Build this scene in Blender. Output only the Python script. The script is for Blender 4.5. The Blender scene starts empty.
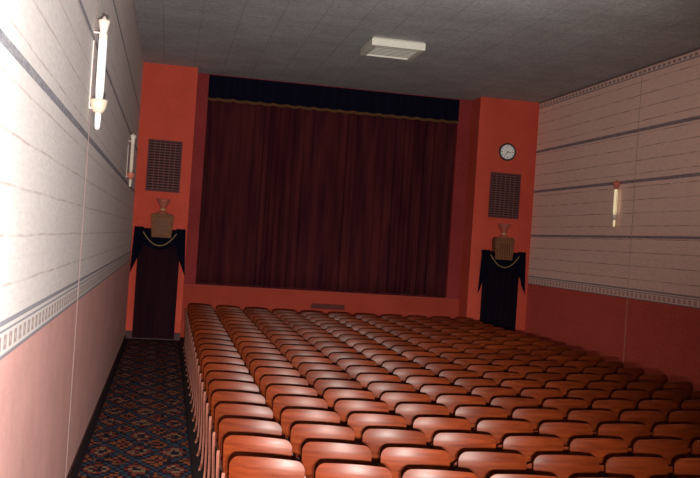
import bpy, bmesh, math, random
from mathutils import Matrix, Vector
random.seed(7)
scene = bpy.context.scene
scene.view_settings.view_transform = 'Standard'
COL = scene.collection

EYE = 2.29
XL, XR = -0.73, 8.10          # side walls
YB, YP, YS = -3.0, 19.3, 19.9  # rear wall, pilaster face, proscenium wall
ZC = 5.77

# ------------------------------------------------------------------ helpers
class NT:
    def __init__(self, name):
        self.m = bpy.data.materials.new(name); self.m.use_nodes = True
        self.t = self.m.node_tree; self.n = self.t.nodes; self.l = self.t.links
        self.b = self.n['Principled BSDF']
    def new(self, typ, **kw):
        x = self.n.new(typ)
        for k, v in kw.items(): setattr(x, k, v)
        return x
    def put(self, sock, v):
        if isinstance(v, bpy.types.NodeSocket): self.l.new(v, sock)
        else: sock.default_value = v
    def math(self, op, a, b=0.0, c=None):
        x = self.new('ShaderNodeMath', operation=op)
        self.put(x.inputs[0], a); self.put(x.inputs[1], b)
        if c is not None: self.put(x.inputs[2], c)
        return x.outputs[0]
    def mix(self, f, a, b):
        x = self.new('ShaderNodeMix', data_type='RGBA')
        self.put(x.inputs[0], f)
        for s, v in ((x.inputs[6], a), (x.inputs[7], b)):
            if isinstance(v, tuple) and len(v) == 3: v = v + (1,)
            self.put(s, v)
        return x.outputs[2]
    def coords(self):
        tc = self.new('ShaderNodeTexCoord')
        s = self.new('ShaderNodeSeparateXYZ'); self.l.new(tc.outputs['Object'], s.inputs[0])
        return tc.outputs['Object'], s.outputs[0], s.outputs[1], s.outputs[2]
    def mapping(self, vec, scale=(1,1,1), rot=(0,0,0)):
        x = self.new('ShaderNodeMapping'); self.l.new(vec, x.inputs[0])
        x.inputs['Scale'].default_value = scale; x.inputs['Rotation'].default_value = rot
        return x.outputs[0]
    def noise(self, vec, scale, detail=4, rough=0.55):
        x = self.new('ShaderNodeTexNoise'); self.l.new(vec, x.inputs['Vector'])
        x.inputs['Scale'].default_value = scale; x.inputs['Detail'].default_value = detail
        x.inputs['Roughness'].default_value = rough
        return x.outputs[0]
    def rng(self, v, a, b, c=0.0, d=1.0):
        x = self.new('ShaderNodeMapRange'); self.put(x.inputs[0], v)
        for i, q in enumerate((a, b, c, d)): x.inputs[i+1].default_value = q
        return x.outputs[0]
    def band(self, z, c, h):   # 1 when |z-c|<h
        return self.math('COMPARE', z, c, h)
    def bump(self, h, strength=0.3, dist=0.01):
        x = self.new('ShaderNodeBump'); self.put(x.inputs['Height'], h)
        x.inputs['Strength'].default_value = strength; x.inputs['Distance'].default_value = dist
        self.l.new(x.outputs[0], self.b.inputs['Normal'])
    def base(self, c, rough=0.6, metal=0.0, spec=0.5):
        if isinstance(c, tuple) and len(c) == 3: c = c + (1,)
        self.put(self.b.inputs['Base Color'], c)
        self.put(self.b.inputs['Roughness'], rough)
        self.b.inputs['Metallic'].default_value = metal
        self.b.inputs['Specular IOR Level'].default_value = spec

def simple(name, c, rough=0.6, metal=0.0, var=0.15, scale=8, spec=0.5):
    N = NT(name); o, x, y, z = N.coords()
    n = N.noise(o, scale)
    dark = tuple(v*(1-var) for v in c); light = tuple(min(1, v*(1+var)) for v in c)
    N.base(N.mix(n, dark, light), rough, metal, spec)
    return N.m

def obj_from(name, verts, faces, mat=None, smooth=False, parent=None):
    me = bpy.data.meshes.new(name); me.from_pydata([tuple(v) for v in verts], [], faces)
    bm = bmesh.new(); bm.from_mesh(me); bmesh.ops.recalc_face_normals(bm, faces=bm.faces)
    bm.to_mesh(me); bm.free()
    if smooth:
        for p in me.polygons: p.use_smooth = True
    if mat: me.materials.append(mat)
    ob = bpy.data.objects.new(name, me); COL.objects.link(ob)
    if parent: ob.parent = parent
    return ob

class MB:
    def __init__(s): s.v = []; s.f = []
    def box(s, x0, x1, y0, y1, z0, z1):
        b = len(s.v)
        s.v += [(x0,y0,z0),(x1,y0,z0),(x1,y1,z0),(x0,y1,z0),(x0,y0,z1),(x1,y0,z1),(x1,y1,z1),(x0,y1,z1)]
        s.f += [tuple(b+i for i in q) for q in ((0,3,2,1),(4,5,6,7),(0,1,5,4),(1,2,6,5),(2,3,7,6),(3,0,4,7))]
        return s
    def grid(s, fn, nu, nv, close_u=False):
        b = len(s.v)
        for j in range(nv+1):
            for i in range(nu+1): s.v.append(tuple(fn(i/nu, j/nv)))
        for j in range(nv):
            for i in range(nu):
                a = b+j*(nu+1)+i; s.f.append((a, a+1, a+nu+2, a+nu+1))
        return s
    def lathe(s, prof, cx=0, cy=0, cz=0, n=20, axis='Z'):
        b = len(s.v)
        for r, h in prof:
            for i in range(n):
                t = 2*math.pi*i/n; c, d = r*math.cos(t), r*math.sin(t)
                s.v.append((cx+c, cy+d, cz+h) if axis == 'Z' else (cx+c, cy+h, cz+d))
        m = len(prof)
        for j in range(m-1):
            for i in range(n):
                k = (i+1) % n
                s.f.append((b+j*n+i, b+j*n+k, b+(j+1)*n+k, b+(j+1)*n+i))
        s.f.append(tuple(b+i for i in range(n))[::-1]); s.f.append(tuple(b+(m-1)*n+i for i in range(n)))
        return s
    def extrude(s, pts, a, b_, axis):   # polygon extruded along an axis
        n = len(pts); b = len(s.v)
        for t in (a, b_):
            for p, q in pts:
                s.v.append((t,p,q) if axis == 'X' else (p,t,q) if axis == 'Y' else (p,q,t))
        s.f.append(tuple(b+i for i in range(n))[::-1]); s.f.append(tuple(b+n+i for i in range(n)))
        for i in range(n):
            k = (i+1) % n; s.f.append((b+i, b+k, b+n+k, b+n+i))
        return s
    def tube(s, pts, r, n=8):
        b = len(s.v); P = [Vector(p) for p in pts]
        for i, p in enumerate(P):
            d = (P[min(i+1, len(P)-1)]-P[max(i-1, 0)]).normalized()
            u = d.orthogonal().normalized() if i == 0 else (u - d*u.dot(d)).normalized()
            w = d.cross(u)
            for k in range(n):
                t = 2*math.pi*k/n; s.v.append(tuple(p+u*math.cos(t)*r+w*math.sin(t)*r))
        for j in range(len(P)-1):
            for i in range(n):
                k = (i+1) % n; s.f.append((b+j*n+i, b+j*n+k, b+(j+1)*n+k, b+(j+1)*n+i))
        s.f.append(tuple(b+i for i in range(n))); s.f.append(tuple(b+(len(P)-1)*n+i for i in range(n)))
        return s
    def done(s, name, mat, parent=None, smooth=False):
        return obj_from(name, s.v, s.f, mat, smooth, parent)

def bevel(ob, w=0.005, seg=2):
    m = ob.modifiers.new('bevel', 'BEVEL'); m.width = w; m.segments = seg; m.limit_method = 'ANGLE'

def empty(name, loc, label, cat, group=None):
    e = bpy.data.objects.new(name, None); e.location = loc; e.empty_display_size = 0.2
    COL.objects.link(e); tag(e, label, cat, group); return e
def tag(o, label, cat, group=None):
    o['label'] = label; o['category'] = cat
    if group: o['group'] = group
def structure(o): o['kind'] = 'structure'

# ------------------------------------------------------------------ materials
def wall_mat(name, upper, lower, stripe, stripes, line_col, line_amt, top_amt, low_lines, low_tex):
    N = NT(name); o, x, y, z = N.coords()
    big = N.noise(o, 0.7, 3); fine = N.noise(N.mapping(o, (1, 3, 14)), 3.0, 6)
    up = N.mix(N.rng(fine, .35, .7), tuple(v*.86 for v in upper), upper)
    up = N.mix(N.rng(big, .35, .75, 0, .4), up, tuple(v*.84 for v in upper))
    wob = N.math('MULTIPLY', N.noise(N.mapping(o, (1, .5, .3)), 1.5, 2), 0.03)
    zz = N.math('ADD', z, wob)
    fr = N.math('FRACT', N.math('DIVIDE', zz, 0.235))
    ln = N.band(fr, 0.5, 0.03)
    brk = N.rng(N.noise(N.mapping(o, (1, 1.4, 6)), 2.2, 4), .40, .58, .3*line_amt, line_amt)
    up = N.mix(N.math('MULTIPLY', ln, brk), up, line_col)
    fr3 = N.band(fr, 0.0, 0.018)
    brk3 = N.rng(N.noise(N.mapping(o, (1, 2.0, 9)), 3.1, 4), .48, .60, 0, .5*line_amt)
    up = N.mix(N.math('MULTIPLY', fr3, brk3), up, line_col)
    for c, h in stripes:
        wv = N.rng(N.noise(N.mapping(o, (1, 3, 8)), 6, 3), .3, .7, .6, .95)
        up = N.mix(N.math('MULTIPLY', N.band(z, c, h), wv), up, stripe)
    dash = N.math('GREATER_THAN', N.math('FRACT', N.math('DIVIDE', y, .16)), .40)
    up = N.mix(N.math('MULTIPLY', N.math('MULTIPLY', dash, N.band(z, 5.685, .026)), top_amt), up, stripe)
    up = N.mix(N.math('MULTIPLY', N.band(z, 5.635, .012), top_amt), up, stripe)
    lo = N.mix(N.rng(N.noise(o, 2.5, 5), .3, .75), tuple(v*.85 for v in lower), lower)
    lo = N.mix(N.rng(N.noise(N.mapping(o, (1, 2, 3)), 9, 8, .7), .42, .66, 0, low_tex), lo, tuple(min(1, v*1.4) for v in lower))
    if low_lines:
        fr2 = N.band(N.math('FRACT', N.math('DIVIDE', z, .4)), .5, .012)
        lo = N.mix(N.math('MULTIPLY', fr2, low_lines), lo, tuple(v*.6 for v in lower))
    base = N.mix(N.math('GREATER_THAN', z, 1.72), lo, up)
    cream = tuple(v*.88 for v in upper)
    base = N.mix(N.band(z, 1.72, .082), base, cream)
    t = N.math('FRACT', N.math('DIVIDE', y, .15))
    key = N.math('MULTIPLY', N.band(t, .4, .27), N.band(z, 1.705, .036))
    k2 = N.math('MULTIPLY', N.band(t, .4, .10), N.band(z, 1.705, .014))
    base = N.mix(N.math('MULTIPLY', key, .72), base, line_col)
    base = N.mix(N.math('MULTIPLY', k2, .6), base, cream)
    for c, h in ((1.805, .013), (1.765, .006), (1.640, .010)):
        base = N.mix(N.math('MULTIPLY', N.band(z, c, h), .75), base, stripe)
    N.base(base, .75, spec=.12); N.bump(N.noise(o, 14, 6, .7), .15, .01)
    return N.m

M_wl = wall_mat('left_wall_plaster', (.98,.90,.87), (.93,.50,.45), (.20,.20,.25), [(3.05,.027),(3.9,.024),(4.7,.024)], (.40,.24,.20), .42, .5, 0, .25)
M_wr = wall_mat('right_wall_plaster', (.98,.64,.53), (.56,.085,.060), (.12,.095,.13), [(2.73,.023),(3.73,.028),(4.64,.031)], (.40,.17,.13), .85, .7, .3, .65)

def coral(name, k=1.0, c1=(.53,.070,.042), c2=(.63,.094,.058)):
    N = NT(name); o, x, y, z = N.coords()
    n = N.noise(o, 1.3, 5); f = N.noise(o, 22, 6)
    c = N.mix(N.rng(n, .3, .7), tuple(v*k for v in c1), tuple(v*k for v in c2))
    c = N.mix(N.rng(f, .45, .8, 0, .35), c, tuple(v*k for v in (.42,.055,.038)))
    N.base(c, .85, spec=.05); N.bump(f, .15, .01); return N.m
M_coral = coral('coral_plaster', .86)
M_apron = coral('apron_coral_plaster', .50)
M_shadewall = coral('shaded_coral_plaster', 1.0, (.17,.022,.024), (.22,.030,.030))  # coral darkened: flash shadow on the stage reveals put into the colour

def ceiling_mat():
    N = NT('ceiling_tiles'); o, x, y, z = N.coords()
    f = N.noise(o, 24, 8, .85); n = N.noise(o, 1.2, 5, .6)
    c = N.mix(N.rng(f, .38, .62), (.30,.295,.295), (.60,.59,.585))
    c = N.mix(N.rng(n, .35, .7, 0, .55), c, (.29,.27,.26))
    g = N.math('MAXIMUM', N.band(N.math('FRACT', N.math('DIVIDE', y, .61)), .5, .014),
               N.band(N.math('FRACT', N.math('DIVIDE', x, .61)), .5, .013))
    c = N.mix(N.math('MULTIPLY', g, .34), c, (.13,.12,.12))
    N.base(c, .9, spec=.05); N.bump(f, .4, .01); return N.m
M_ceil = ceiling_mat()

def floor_mat():
    N = NT('dark_floor'); o, x, y, z = N.coords()
    f = N.noise(o, 6, 6)
    N.base(N.mix(f, (.008,.006,.007), (.018,.011,.011)), .7, spec=.2); return N.m
M_floor = floor_mat()

def carpet_mat():
    N = NT('patterned_carpet'); o, x, y, z = N.coords()
    bx = N.math('DIVIDE', N.math('ROUND', N.math('DIVIDE', x, .04)), 1/.04)
    by = N.math('DIVIDE', N.math('ROUND', N.math('DIVIDE', y, .07)), 1/.07)
    px = N.math('PINGPONG', N.math('ADD', bx, .145+2.7), .18)
    py = N.math('PINGPONG', by, .35)
    zig = N.math('ADD', N.math('MULTIPLY', px, 1.95), py)
    v = N.new('ShaderNodeTexVoronoi', distance='CHEBYCHEV'); v.inputs['Scale'].default_value = 13
    v.inputs['Randomness'].default_value = .4
    N.l.new(N.mapping(o, (1, .65, 1)), v.inputs['Vector'])
    sep = N.new('ShaderNodeSeparateXYZ'); N.l.new(v.outputs['Color'], sep.inputs[0])
    idx = N.math('FRACT', N.math('ADD', N.math('DIVIDE', zig, .74), N.math('MULTIPLY', sep.outputs[0], .13)))
    r = N.new('ShaderNodeValToRGB'); N.l.new(idx, r.inputs[0]); r.color_ramp.interpolation = 'CONSTANT'
    el = r.color_ramp.elements
    cols = [(0,(.20,.032,.018)),(.13,(.014,.010,.015)),(.25,(.26,.075,.026)),(.36,(.014,.010,.015)),(.47,(.035,.06,.095)),(.56,(.014,.010,.015)),(.67,(.18,.029,.018)),(.77,(.25,.15,.09)),(.85,(.014,.010,.015))]
    el[0].position = 0; el[0].color = cols[0][1]+(1,); el[1].position = cols[1][0]; el[1].color = cols[1][1]+(1,)
    for p, c in cols[2:]:
        e = el.new(p); e.color = c+(1,)
    edge = N.math('GREATER_THAN', N.math('ABSOLUTE', N.math('ADD', x, .145)), .51)
    c = N.mix(edge, r.outputs[0], (.020,.011,.015))
    soft = N.noise(o, 60, 3)
    c = N.mix(N.rng(soft, .3, .7, 0, .55), c, (.014,.010,.013))
    N.base(c, .95, spec=.05); N.bump(N.noise(o, 120), .5, .005); return N.m
M_carpet = carpet_mat()

def wood_mat(name, c1, c2, rough, coat=.15, spec=.5):
    N = NT(name); o, x, y, z = N.coords()
    oi = N.new('ShaderNodeObjectInfo')
    add = N.new('ShaderNodeVectorMath', operation='ADD'); N.l.new(o, add.inputs[0])
    cmb = N.new('ShaderNodeCombineXYZ'); N.l.new(N.math('MULTIPLY', oi.outputs['Random'], 37.0), cmb.inputs[0])
    N.l.new(cmb.outputs[0], add.inputs[1])
    g = N.noise(N.mapping(add.outputs[0], (1.5, 5, 15)), 2.3, 5, .55)
    c = N.mix(N.rng(g, .27, .73), c1, c2)
    c = N.mix(N.rng(oi.outputs['Random'], 0, 1, 0, .5), c, tuple(v*.62 for v in c1))
    N.base(c, N.rng(g, .3, .7, rough, rough+.07), spec=spec)
    N.b.inputs['Coat Weight'].default_value = coat; N.b.inputs['Coat Roughness'].default_value = .3
    return N.m
M_wood = wood_mat('varnished_plywood', (.066,.0086,.0019), (.165,.0265,.0048), .36, 0, .16)
M_arm = wood_mat('armrest_wood', (.04,.008,.004), (.07,.014,.006), .45, .0, .25)
M_iron = simple('dark_cast_iron', (.010,.005,.005), .7, .0, spec=.2)
M_endpaint = simple('painted_end_standard', (.16,.05,.033), .6, spec=.2)
M_brass = simple('aged_brass', (.50,.30,.15), .5, .2)
M_pale = simple('pale_satin_metal', (.66,.56,.50), .6, .0, spec=.3)
M_cup = simple('warm_metal_cup', (.66,.52,.40), .5, .05, spec=.3)
M_pinkcap = simple('pinkish_metal_cap', (.50,.14,.09), .6, spec=.3)
M_lanttop = simple('reddish_bronze', (.34,.08,.05), .6)
M_glassw = simple('frosted_white_glass', (.90,.89,.86), .2)
M_glassd = simple('dull_cream_glass', (.60,.50,.42), .5, spec=.2)
def lit_glass():
    N = NT('warm_cream_glass'); o, x, y, z = N.coords()
    c = N.mix(N.noise(o, 7), (.80,.62,.34), (.93,.80,.52)); N.base(c, .2)
    N.l.new(c, N.b.inputs['Emission Color']); N.b.inputs['Emission Strength'].default_value = .5
    return N.m
M_glass = lit_glass()
M_cream = simple('cream_enamel', (.66,.63,.54), .6, spec=.2)
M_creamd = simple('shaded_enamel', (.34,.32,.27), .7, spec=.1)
M_black = simple('black_enamel', (.02,.017,.02), .4)
M_backing = simple('matt_black', (.03,.016,.017), .9, spec=.05)
M_white = simple('white_dial', (.78,.76,.73), .6, var=.03)
M_grille = simple('grille_dark_plum', (.10,.036,.038), .8, spec=.1)
M_grille_slat = simple('grille_slats', (.17,.072,.068), .85, spec=.05)
M_gold = simple('gold_fringe', (.085,.038,.015), .9, var=.5, scale=60, spec=.05)
M_cord = simple('pale_gold_cord', (.28,.17,.08), .8, spec=.1)
M_signwood = wood_mat('plaque_wood', (.14,.05,.022), (.25,.10,.045), .7, 0, .2)
M_base = simple('baseboard_dark', (.055,.018,.020), .6, spec=.2)
M_conduitL = simple('pale_painted_conduit', (.22,.15,.145), .9, spec=.05)
M_conduitR = simple('painted_conduit', (.40,.25,.20), .9, spec=.05)
M_trim = simple('coral_trim', (.28,.042,.028), .8, spec=.1)
M_vent = simple('vent_iron', (.10,.02,.016), .8, spec=.1)

def cloth(name, c1, c2, sx, fine=.3):
    N = NT(name); o, x, y, z = N.coords()
    n = N.noise(N.mapping(o, (sx, sx, .35)), 1.6, 4, .5); f = N.noise(o, 90, 3)
    c = N.mix(N.rng(n, .3, .7), c1, c2); c = N.mix(N.rng(f, .4, .7, 0, fine), c, c1)
    N.base(c, .95, spec=.05); N.bump(f, .15, .003); return N.m
M_curtain = cloth('maroon_velvet', (.027,.0050,.0090), (.080,.0140,.0140), 3.0)
M_navy = cloth('navy_velvet', (.0022,.0022,.007), (.005,.004,.012), 5)
M_drape = cloth('dark_plum_cloth', (.012,.004,.007), (.022,.006,.009), 6)
M_drapeR = cloth('blackish_navy_cloth', (.004,.0025,.006), (.008,.0035,.009), 6)

# ------------------------------------------------------------------ room shell
T = .2
structure(MB().box(XL-T, XL, YB-T, 21.2, -.2, ZC+T).done('wall_left', M_wl))
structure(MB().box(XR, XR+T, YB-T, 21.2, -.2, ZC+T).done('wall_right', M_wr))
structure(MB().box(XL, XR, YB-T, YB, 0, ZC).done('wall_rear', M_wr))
structure(MB().box(XL, XR, 21.0, 21.2, 0, ZC).done('wall_stage_rear', M_floor))
structure(MB().box(XL, XR, YB, 21.0, ZC, ZC+T).done('ceiling', M_ceil))
structure(MB().box(XL, XR, YB, 21.0, -.2, 0).done('floor', M_floor))
PLX, PRX = .396, 6.69
structure(MB().box(XL, PLX, YP, 21.0, 0, ZC).done('wall_front_left', M_coral))
structure(MB().box(PRX, XR, YP, 21.0, 0, ZC).done('wall_front_right', M_coral))
OL, OR, OT, OB = .66, 6.38, 5.75, 1.17
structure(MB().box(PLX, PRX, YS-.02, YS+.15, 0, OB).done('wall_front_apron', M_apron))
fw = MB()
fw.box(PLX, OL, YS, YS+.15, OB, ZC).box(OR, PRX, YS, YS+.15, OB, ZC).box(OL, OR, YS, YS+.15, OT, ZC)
structure(fw.done('wall_front', M_shadewall))
structure(MB().box(PLX, PRX, YS+.15, 21.0, OB-.15, OB-.02).done('floor_stage', M_arm))
structure(MB().box(PLX, PRX, YS-.05, YS-.02, OB-.04, OB).done('trim_1', M_trim))
structure(MB().box(PLX, PRX, YS-.035, YS-.02, .64, .67).done('trim_2', M_trim))
structure(MB().box(XL, PLX, YP-.02, YP, 0, .16).done('baseboard_front_left', M_base))
structure(MB().box(PRX, XR, YP-.02, YP, 0, .16).done('baseboard_front_right', M_base))
structure(MB().box(XL, XL+.015, YB, YP-.02, 0, .07).done('baseboard_left', M_base))
structure(MB().box(XR-.015, XR, YB, YP-.02, 0, .07).done('baseboard_right', M_base))
structure(MB().box(XR-.02, XR, YB, YP, ZC-.03, ZC).done('trim_3', M_conduitL))

def conduit(x, y, z0, z1, r, lab, mat):
    o = MB().tube([(x, y, z0), (x, y, (z0+z1)/2), (x, y, z1)], r).done('wall_conduit', mat)
    tag(o, lab, 'pipe')
conduit(XL+.004, 8.1, .08, ZC-.01, .004, 'thin dull pink conduit running up the wall behind the sconce', M_conduitL)
conduit(XR-.004, 14.75, .08, ZC-.04, .005, 'thin pink painted conduit running up the striped wall', M_conduitR)

c = MB().box(XL+.04, .39, 3.2, 18.9, 0, .012).done('carpet_runner', M_carpet)
tag(c, 'dark patterned carpet runner with red and blue motifs in aisle', 'carpet')

# ------------------------------------------------------------------ stage curtain
def pleats(x, seedk, amp, wl):
    return amp*(math.sin(2*math.pi*x/wl + 1.3*math.sin(x*2.1+seedk)) + .25*math.sin(2*math.pi*x/(wl*.43)+seedk))
def curtain_panel(x0, x1, y, z0, z1, amp, wl, nu, sk, par, name, mat):
    mb = MB()
    def fn(u, v):
        x = x0+(x1-x0)*u
        a = amp*(1.15-.3*v)*(.8+.4*math.sin(x*3.3+sk))
        return (x, y+pleats(x, sk+.4*math.sin(v*2.0), a, wl), z0+(z1-z0)*v)
    mb.grid(fn, nu, 10)
    o = mb.done(name, mat, par, True)
    s = o.modifiers.new('t', 'SOLIDIFY'); s.thickness = .012
    return o
sc = empty('stage_curtain', (0,0,0), 'full-height dark maroon velvet stage curtain in heavy vertical pleats', 'curtain')
mid = (OL+OR)/2
curtain_panel(OL-.1, mid+.04, YS+.32, OB+.01, OT-.02, .036, .24, 480, 0.3, sc, 'curtain_panel', M_curtain)
curtain_panel(mid-.04, OR+.1, YS+.38, OB+.01, OT-.02, .036, .24, 480, 2.1, sc, 'curtain_panel', M_curtain)
hem = MB().box(OL-.05, OR+.05, YS+.21, YS+.22, OB-.02, OB+.03).done('hem', M_curtain, sc)

va = empty('stage_valance', (0,0,0), 'black velvet valance edged with scalloped gold fringe', 'valance')
mb = MB()
def scal(x): return .022*abs(math.sin(math.pi*x/.30))
def vf(u, v):
    x = OL+(OR-OL)*u
    z0 = 5.255-scal(x)
    return (x, YS-.03+pleats(x, 1, .005, .18), z0+(ZC-.02-z0)*v)
mb.grid(vf, 360, 4); v1 = mb.done('valance_cloth', M_navy, va, True)
mb = MB()
def ff(u, v):
    x = OL+(OR-OL)*u
    return (x, YS-.042+pleats(x, 1, .005, .18)+.004*math.sin(x*300), 5.205-scal(x)+.06*v)
mb.grid(ff, 600, 2); mb.done('fringe', M_gold, va, True)

# ------------------------------------------------------------------ pilaster items
def wall_grille(cx, cz, w, h, lab):
    e = empty('wall_grille', (cx, YP, cz), lab, 'vent', 'louvred grilles on the coral pilasters')
    fr = MB()
    t = .035
    fr.box(-w/2, w/2, -.03, 0, h/2-t, h/2).box(-w/2, w/2, -.03, 0, -h/2, -h/2+t)
    fr.box(-w/2, -w/2+t, -.03, 0, -h/2+t, h/2-t).box(w/2-t, w/2, -.03, 0, -h/2+t, h/2-t)
    fr.done('frame', M_grille, e)
    MB().box(-w/2+t, w/2-t, -.006, 0, -h/2+t, h/2-t).done('backing', M_backing, e)
    sl = MB(); n = 18
    for i in range(n):
        z = -h/2+t+(i+.5)*(h-2*t)/n
        sl.extrude([(-.026, z-.010), (-.022, z-.014), (-.007, z+.007), (-.011, z+.011)], -w/2+t, w/2-t, 'X')
    for i in range(1, 6):
        x = -w/2+t+i*(w-2*t)/6; sl.box(x-.007, x+.007, -.03, -.006, -h/2+t, h/2-t)
    sl.done('louvres', M_grille_slat, e)
wall_grille(-.17, 3.64, .70, 1.08, 'dark louvred speaker grille set in the coral pilaster')
wall_grille(7.40, 3.59, .72, 1.02, 'dark louvred speaker grille below the wall clock')

def plaque(cx, lab):
    e = empty('wall_lantern', (cx, YP-.12, 2.39), lab, 'lamp', 'wooden lanterns above the draped doorways')
    b = MB().extrude([(-.20,-.25),(.20,-.25),(.235,.20),(.19,.25),(-.19,.25),(-.235,.20)], -.11, .12, 'Y').done('body', M_signwood, e)
    bevel(b, .012)
    MB().extrude([(-.14,-.18),(.14,-.18),(.165,.15),(-.165,.15)], -.125, -.11, 'Y').done('front_panel', M_signwood, e)
    r = MB()
    for i in range(5):
        x = -.11+.055*i; r.box(x-.006, x+.006, -.135, -.125, -.16, .13)
    r.done('ribs', M_arm, e)
    MB().lathe([(.12,.25),(.10,.275),(.060,.30),(.050,.34),(.065,.38),(.09,.43),(.12,.50),(.145,.55),(.11,.55)], n=18).done('bowl', M_lanttop, e, True)
    MB().lathe([(.05,.315),(.075,.335),(.05,.355)], n=16).done('collar', M_brass, e, True)
plaque(-.13, 'brown wooden lantern with small bowl finial above draped doorway')
plaque(7.40, 'brown wooden lantern with small bowl finial above draped doorway')

def doorway(cx, lab, dm):
    e = empty('doorway_drape', (cx, YP, 0), lab, 'curtain', 'drapes over the side doorways')
    mb = MB()
    mb.grid(lambda u, v: (-.43+.86*u, -.11+.014*math.sin(u*2*math.pi*6+.6*math.sin(v*3)), .03+2.15*v), 140, 8)
    mb.done('lower_drape', dm, e, True)
    MB().tube([(-.52,-.16,2.30),(0,-.16,2.30),(.52,-.16,2.30)], .018).done('rod', M_drape, e, True)
    mb = MB()
    def sw(u, v):
        x = -.48+.96*u
        k = 1-(2*u-1)**2
        drop = .20+.24*k
        return (x, -.19-.03*math.sin(v*math.pi*5+u*1.2)*k-.02*v, 2.33-.05*k*(1-v)-drop*v)
    mb.grid(sw, 60, 40); mb.done('swag', M_navy, e, True)
    for s in (-1, 1):
        mb = MB()
        def tl(u, v, s=s):
            x = s*(.33+.19*u+.04*v*u)
            bot = .42+.56*u
            return (x, -.215+.022*math.sin(u*math.pi*4)*(.3+.7*v), 2.34-bot*v)
        mb.grid(tl, 48, 12); mb.done('tail', M_navy, e, True)
    pts = [(-.34+.68*i/16, -.285, 2.24-.27*(1-(2*i/16-1)**2)) for i in range(17)]
    MB().tube(pts, .010, 6).done('cord', M_cord, e, True)
doorway(-.16, 'doorway covered by plum drape with navy swag and gold cord', M_drape)
doorway(7.40, 'doorway covered by near-black drape with navy swag and tails', M_drapeR)

# clock
ck = empty('wall_clock', (7.39, YP, 4.58), 'round wall clock with black rim and white dial', 'clock')
MB().lathe([(.19,0),(.20,-.02),(.20,-.05),(.185,-.065),(.165,-.055),(.16,-.045)], axis='Y', n=40).done('case', M_black, ck, True)
MB().lathe([(.163,-.04),(.163,-.050)], axis='Y', n=40).done('dial', M_white, ck)
tk = MB()
for i in range(12):
    t = math.pi*2*i/12; L = .035 if i % 3 == 0 else .02; w = .007
    d = Vector((math.sin(t), 0, math.cos(t))); p = Vector((math.cos(t), 0, -math.sin(t)))
    q = [d*.150+p*w, d*(.150-L)+p*w, d*(.150-L)-p*w, d*.150-p*w]
    tk.extrude([(a.x, a.z) for a in q], -.0525, -.050, 'Y')
tk.done('hour_marks', M_black, ck)
for ang, L, w in ((100, .085, .009), (215, .125, .007)):
    t = math.radians(ang); d = Vector((math.sin(t), 0, math.cos(t))); p = Vector((math.cos(t), 0, -math.sin(t)))
    q = [d*-.02+p*w, d*L+p*w*.5, d*L-p*w*.5, d*-.02-p*w]
    MB().extrude([(a.x, a.z) for a in q], -.058, -.053, 'Y').done('hand', M_black, ck)

# vent in apron
e = empty('floor_vent', (3.62, YS-.02, .83), 'small dark iron vent grille in the stage front', 'vent')
m_ = MB().box(-.38,.38,-.015,0,-.06,-.045).box(-.38,.38,-.015,0,.045,.06).box(-.38,-.36,-.015,0,-.045,.045).box(.36,.38,-.015,0,-.045,.045)
for i in range(14): m_.box(-.35+.05*i+.008, -.35+.05*i+.042, -.012, -.004, -.045, .045)
m_.done('frame', M_vent, e); MB().box(-.36,.36,-.004,0,-.045,.045).done('backing', M_base, e)

# ------------------------------------------------------------------ ceiling diffuser
e = empty('ceiling_diffuser', (3.60, 15.2, ZC), 'square cream metal air diffuser with pale louvres on the ceiling', 'vent')
def ring(mb, s0, z0, s1, z1):
    b = len(mb.v)
    for s, z in ((s0, z0), (s1, z1)):
        mb.v += [(-s,-s,z),(s,-s,z),(s,s,z),(-s,s,z)]
    for i in range(4):
        k = (i+1) % 4; mb.f.append((b+i, b+k, b+4+k, b+4+i))
mb = MB(); ring(mb, .44, 0, .465, -.03); ring(mb, .465, -.03, .465, -.14); ring(mb, .465, -.14, .38, -.15); ring(mb, .38, -.15, .36, -.09)
mb.done('housing', M_cream, e)
mb = MB()
for i in range(7):
    y = -.312+.104*i
    mb.extrude([(y-.034, -.138), (y-.030, -.145), (y+.034, -.113), (y+.030, -.106)], -.36, .36, 'X')
mb.done('louvres', M_cream, e)
MB().box(-.36,.36,-.36,.36,-.095,-.02).done('throat', M_creamd, e)

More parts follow.
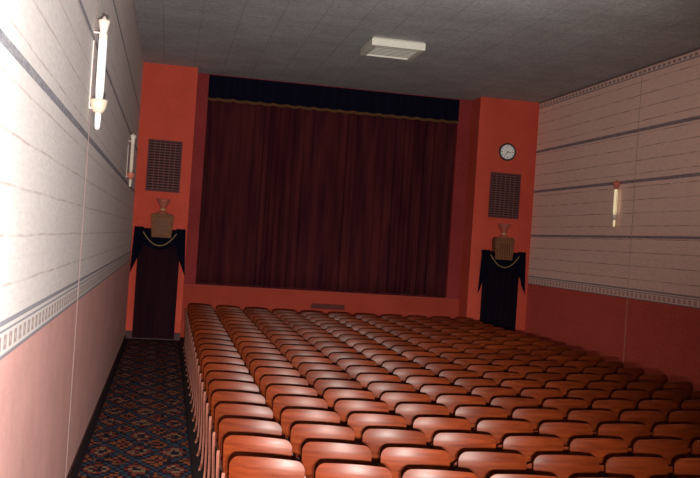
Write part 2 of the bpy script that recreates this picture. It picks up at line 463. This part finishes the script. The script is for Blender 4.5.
# ------------------------------------------------------------------ sconces
def sconce(wx, y, z, side, sc_, lab, glass, cap, socket, rt, ck_=1.0, cup=1.0):
    e = empty('wall_sconce', (wx, y, z), lab, 'lamp', 'tubular glass wall sconces')
    e.scale = (sc_, sc_, sc_); d = side
    MB().extrude([(-.014,-.26),(.014,-.26),(.016,-.20),(.012,.28),(-.012,.28),(-.016,-.20)], 0, d*.006, 'X').done('backplate', M_pale, e)
    cx = d*.072
    MB().lathe([(rt*.8,-.20),(rt,-.10),(rt,.29),(rt*.8,.33)], cx=cx, n=20).done('glass_tube', glass, e, True)
    MB().lathe([(rt*.9,.30),(rt+.002,.32),(.036*ck_,.35),(.050*ck_,.40),(.066*ck_,.445),(.040*ck_,.45),(.018,.46),(.008,.48)], cx=cx, n=20).done('top_cap', cap, e, True)
    MB().lathe([(.025,-.29),(.040*cup,-.28),(.054*cup,-.25),(.062*cup,-.21),(.068*cup,-.185),(.040,-.185)], cx=cx, n=20).done('socket', socket, e, True)
    MB().lathe([(.012,-.42),(.020,-.40),(.024,-.35),(.026,-.29)], cx=cx, n=20).done('lower_glass', glass, e, True)
    MB().box(min(0,cx), max(0,cx), -.008, .008, -.26, -.245).done('lower_bracket', M_pale, e)
    MB().box(min(0,cx), max(0,cx), -.006, .006, .340, .352).done('upper_bracket', M_pale, e)
    for k in (-1, 1):
        Y = (rt+.004)*k
        MB().box(cx-.0025, cx+.0025, Y-.0025, Y+.0025, -.2, .335).done('rod', M_brass, e)
sconce(XL, 8.0, 3.57, 1, 1.08, 'tall frosted white glass tube wall sconce beside the conduit', M_glassw, M_pale, M_cup, .034, .75, 1.05)
sconce(XL, 15.2, 3.38, 1, .98, 'dull glass tube wall sconce seen almost edge-on along wall', M_glassd, M_pale, M_pinkcap, .030, .8)
sconce(XR, 15.3, 3.31, -1, .96, 'warm glowing glass tube wall sconce with pinkish flared cap', M_glass, M_pinkcap, M_cup, .037, 1.3)

# ------------------------------------------------------------------ theatre chairs
PIT = .543; X0 = .475; SPAN = PIT*11; ROW0 = 5.92; SAG = .46
W = .249; H = .860; Zb = .40
def prof_y(z):
    t = (z-Zb)/(H-Zb)
    return -.074*math.sin(min(t, 1)*math.pi*.58) + .14*max(0, t-.82)**1.4
def half_w(z):
    r = .062; top = H-r
    w = W-.014*(1-(z-Zb)/(H-Zb))
    if z > top: w = w-r+math.sqrt(max(0, r*r-(z-top)**2))
    if z < Zb+.03: w -= .03-math.sqrt(max(0, .03**2-(Zb+.03-z)**2))
    return w
def build_back():
    zs = [Zb+(H-.062-Zb)*i/9 for i in range(10)]
    zs = [Zb, Zb+.01, Zb+.03]+zs[1:]+[H-.062+.062*math.sin(math.pi/2*i/9) for i in range(1, 10)]
    zs[-1] = H-.0003
    nu = 16; v = []; f = []; nz = len(zs)
    for side in (0, 1):
        for z in zs:
            hw = half_w(z)
            for i in range(nu+1):
                x = -hw+2*hw*i/nu
                th = .013
                edge = 1.0
                yy = prof_y(z)-.032*(1-(x/W)**2)+(th*edge*.5 if side else -(th*edge*.5))
                arch = .016*(1-(x/W)**2)*max(0, (z-.6)/.25)
                v.append((x, yy, z+arch))
    n1 = nu+1; B = nz*n1
    for s in (0, 1):
        for j in range(nz-1):
            for i in range(nu):
                a = s*B+j*n1+i; f.append((a, a+1, a+n1+1, a+n1))
    for j in range(nz-1):
        for i in (0, nu):
            a = j*n1+i; f.append((a, a+n1, a+n1+B, a+B))
    for i in range(nu):
        for j in (0, nz-1):
            a = j*n1+i; f.append((a, a+1, a+1+B, a+B))
    return v, f
def build_seat():   # tipped-up plywood seat
    w = .232; pts = []
    for k in range(8):
        t = math.pi/2*k/7; pts.append((w-.06+.06*math.cos(t), .34+.06*math.sin(t)))
    half = [(w-.02, 0.0)]+pts
    outline = half+[(-a, b) for a, b in half[::-1]]
    v = []; n = len(outline)
    ang = math.radians(72)
    for off in (0, .022):
        for a, b in outline:
            bend = -.02*math.sin(b/.4*math.pi)
            yl = b; zl = off+bend
            v.append((a, .06+yl*math.cos(ang)-zl*math.sin(ang), .36+yl*math.sin(ang)+zl*math.cos(ang)))
    f = [tuple(range(n)), tuple(range(n, 2*n))]+[(i, (i+1) % n, n+(i+1) % n, n+i) for i in range(n)]
    return v, f
STD = [(-.13,0),(.19,0),(.19,.018),(.07,.05),(.045,.12),(.05,.30),(.08,.38),(.22,.54),(.28,.575),(.28,.60),(-.03,.60),(-.085,.74),(-.115,.76),(-.125,.73),(-.10,.60),(-.05,.42),(-.035,.30),(-.03,.12),(-.055,.05),(-.13,.018)]
ARM = [(-.045,.601),(.27,.601),(.295,.612),(.295,.625),(.27,.635),(-.02,.632),(-.045,.622)]
def mesh_of(name, v, f, mat, smooth):
    me = bpy.data.meshes.new(name); me.from_pydata(v, [], f)
    bm = bmesh.new(); bm.from_mesh(me); bmesh.ops.recalc_face_normals(bm, faces=bm.faces); bm.to_mesh(me); bm.free()
    if smooth:
        for p in me.polygons: p.use_smooth = True
        me.set_sharp_from_angle(angle=math.radians(50))
    me.materials.append(mat); return me
me_back = mesh_of('backrest', *build_back(), M_wood, True)
me_seat = mesh_of('seat', *build_seat(), M_wood, False)
a = MB().extrude(STD, -.008, .008, 'X'); me_std = mesh_of('side_standard', a.v, a.f, M_iron, False)
a = MB().extrude(STD, -.012, .008, 'X'); me_end = mesh_of('end_standard', a.v, a.f, M_endpaint, False)
a = MB().extrude(ARM, -.024, .024, 'X'); me_arm = mesh_of('armrest', a.v, a.f, M_arm, False)
a = MB().box(-W+.015, W-.015, .005, .035, .33, .355)
me_brk = mesh_of('seat_hinge_bar', a.v, a.f, M_iron, False)
def part(name, me, parent, loc=(0,0,0), label=None):
    o = bpy.data.objects.new(name, me); COL.objects.link(o); o.parent = parent; o.location = loc
    if label: o['label'] = label
    return o
XCEN = X0+SPAN/2; HW = SPAN/2
y0 = ROW0+.02
NROW = 22; nc = 11; pit = PIT
for r in range(NROW):
    for k in range(nc):
        x = X0+pit*(k+.5)
        t = (x-XCEN)/HW
        y = y0 - SAG*(1-t*t)
        lab = 'theatre chair with curved glossy red-brown plywood back'
        if k == 0: lab += ', beside the carpeted aisle'
        e = bpy.data.objects.new('theatre_chair', None); e.empty_display_size = .1
        e.location = (x, y+random.uniform(-.005, .005), 0)
        e.rotation_euler = (0, 0, math.atan(2*SAG*t/HW)+random.uniform(-.008, .008))
        COL.objects.link(e); tag(e, lab, 'chair', 'rows of theatre seats')
        part('backrest', me_back, e); part('seat', me_seat, e); part('seat_hinge_bar', me_brk, e)
        if k == 0:
            part('side_standard', me_end, e, (-PIT/2, 0, 0), 'painted brown end standard')
        else:
            part('side_standard', me_std, e, (-PIT/2, 0, 0))
        part('armrest', me_arm, e, (-PIT/2, 0, 0))
        if k == nc-1:
            part('side_standard', me_end, e, (PIT/2, 0, 0), 'painted brown end standard')
            part('armrest', me_arm, e, (PIT/2, 0, 0))
    y0 += .60 if r < 4 else .575

# ------------------------------------------------------------------ camera
th = math.radians(11.44); ph = math.radians(.25); ro = math.radians(3.81)
F = Vector((math.sin(th)*math.cos(ph), math.cos(th)*math.cos(ph), math.sin(ph)))
R = Vector((math.cos(th), -math.sin(th), 0)); U = R.cross(F)
Rc = R*math.cos(ro)+U*math.sin(ro); Uc = -R*math.sin(ro)+U*math.cos(ro)
cam = bpy.data.cameras.new('camera'); cam.sensor_width = 36; cam.lens = 36*900/700
co = bpy.data.objects.new('camera', cam); COL.objects.link(co)
M = Matrix((( Rc.x, Uc.x, -F.x, 0), (Rc.y, Uc.y, -F.y, 0), (Rc.z, Uc.z, -F.z, EYE), (0,0,0,1)))
co.matrix_world = M; scene.camera = co

# ------------------------------------------------------------------ lights
def spot(name, loc, tgt, power, size, blend, rad, col):
    l = bpy.data.lights.new(name, 'SPOT'); l.energy = power; l.spot_size = math.radians(size); l.spot_blend = blend
    l.shadow_soft_size = rad; l.color = col
    o = bpy.data.objects.new(name, l); COL.objects.link(o); o.location = loc
    o.rotation_euler = (Vector(tgt)-Vector(loc)).to_track_quat('-Z', 'Y').to_euler()
spot('flash_lamp', (.12, .0, 1.95), (-.7, 12, 4.2), 5900, 76, .95, .03, (1, .97, .93))
spot('near_seat_fill', (.3, .0, 1.98), (1.5, 5.0, .10), 4600, 52, 1.0, .04, (1, .94, .84))  # added fill beside the flash, lifts near rows above far ones
spot('stage_wall_fill', (4.4, 8.0, 4.4), (6.1, 19.3, 4.2), 330, 98, 1.0, .3, (1, .93, .87))  # added unseen fill for stage front and right wall, spares seat backs
w = bpy.data.worlds.new('world'); scene.world = w; w.use_nodes = True
w.node_tree.nodes['Background'].inputs[0].default_value = (.3,.25,.25,1)
w.node_tree.nodes['Background'].inputs[1].default_value = .1
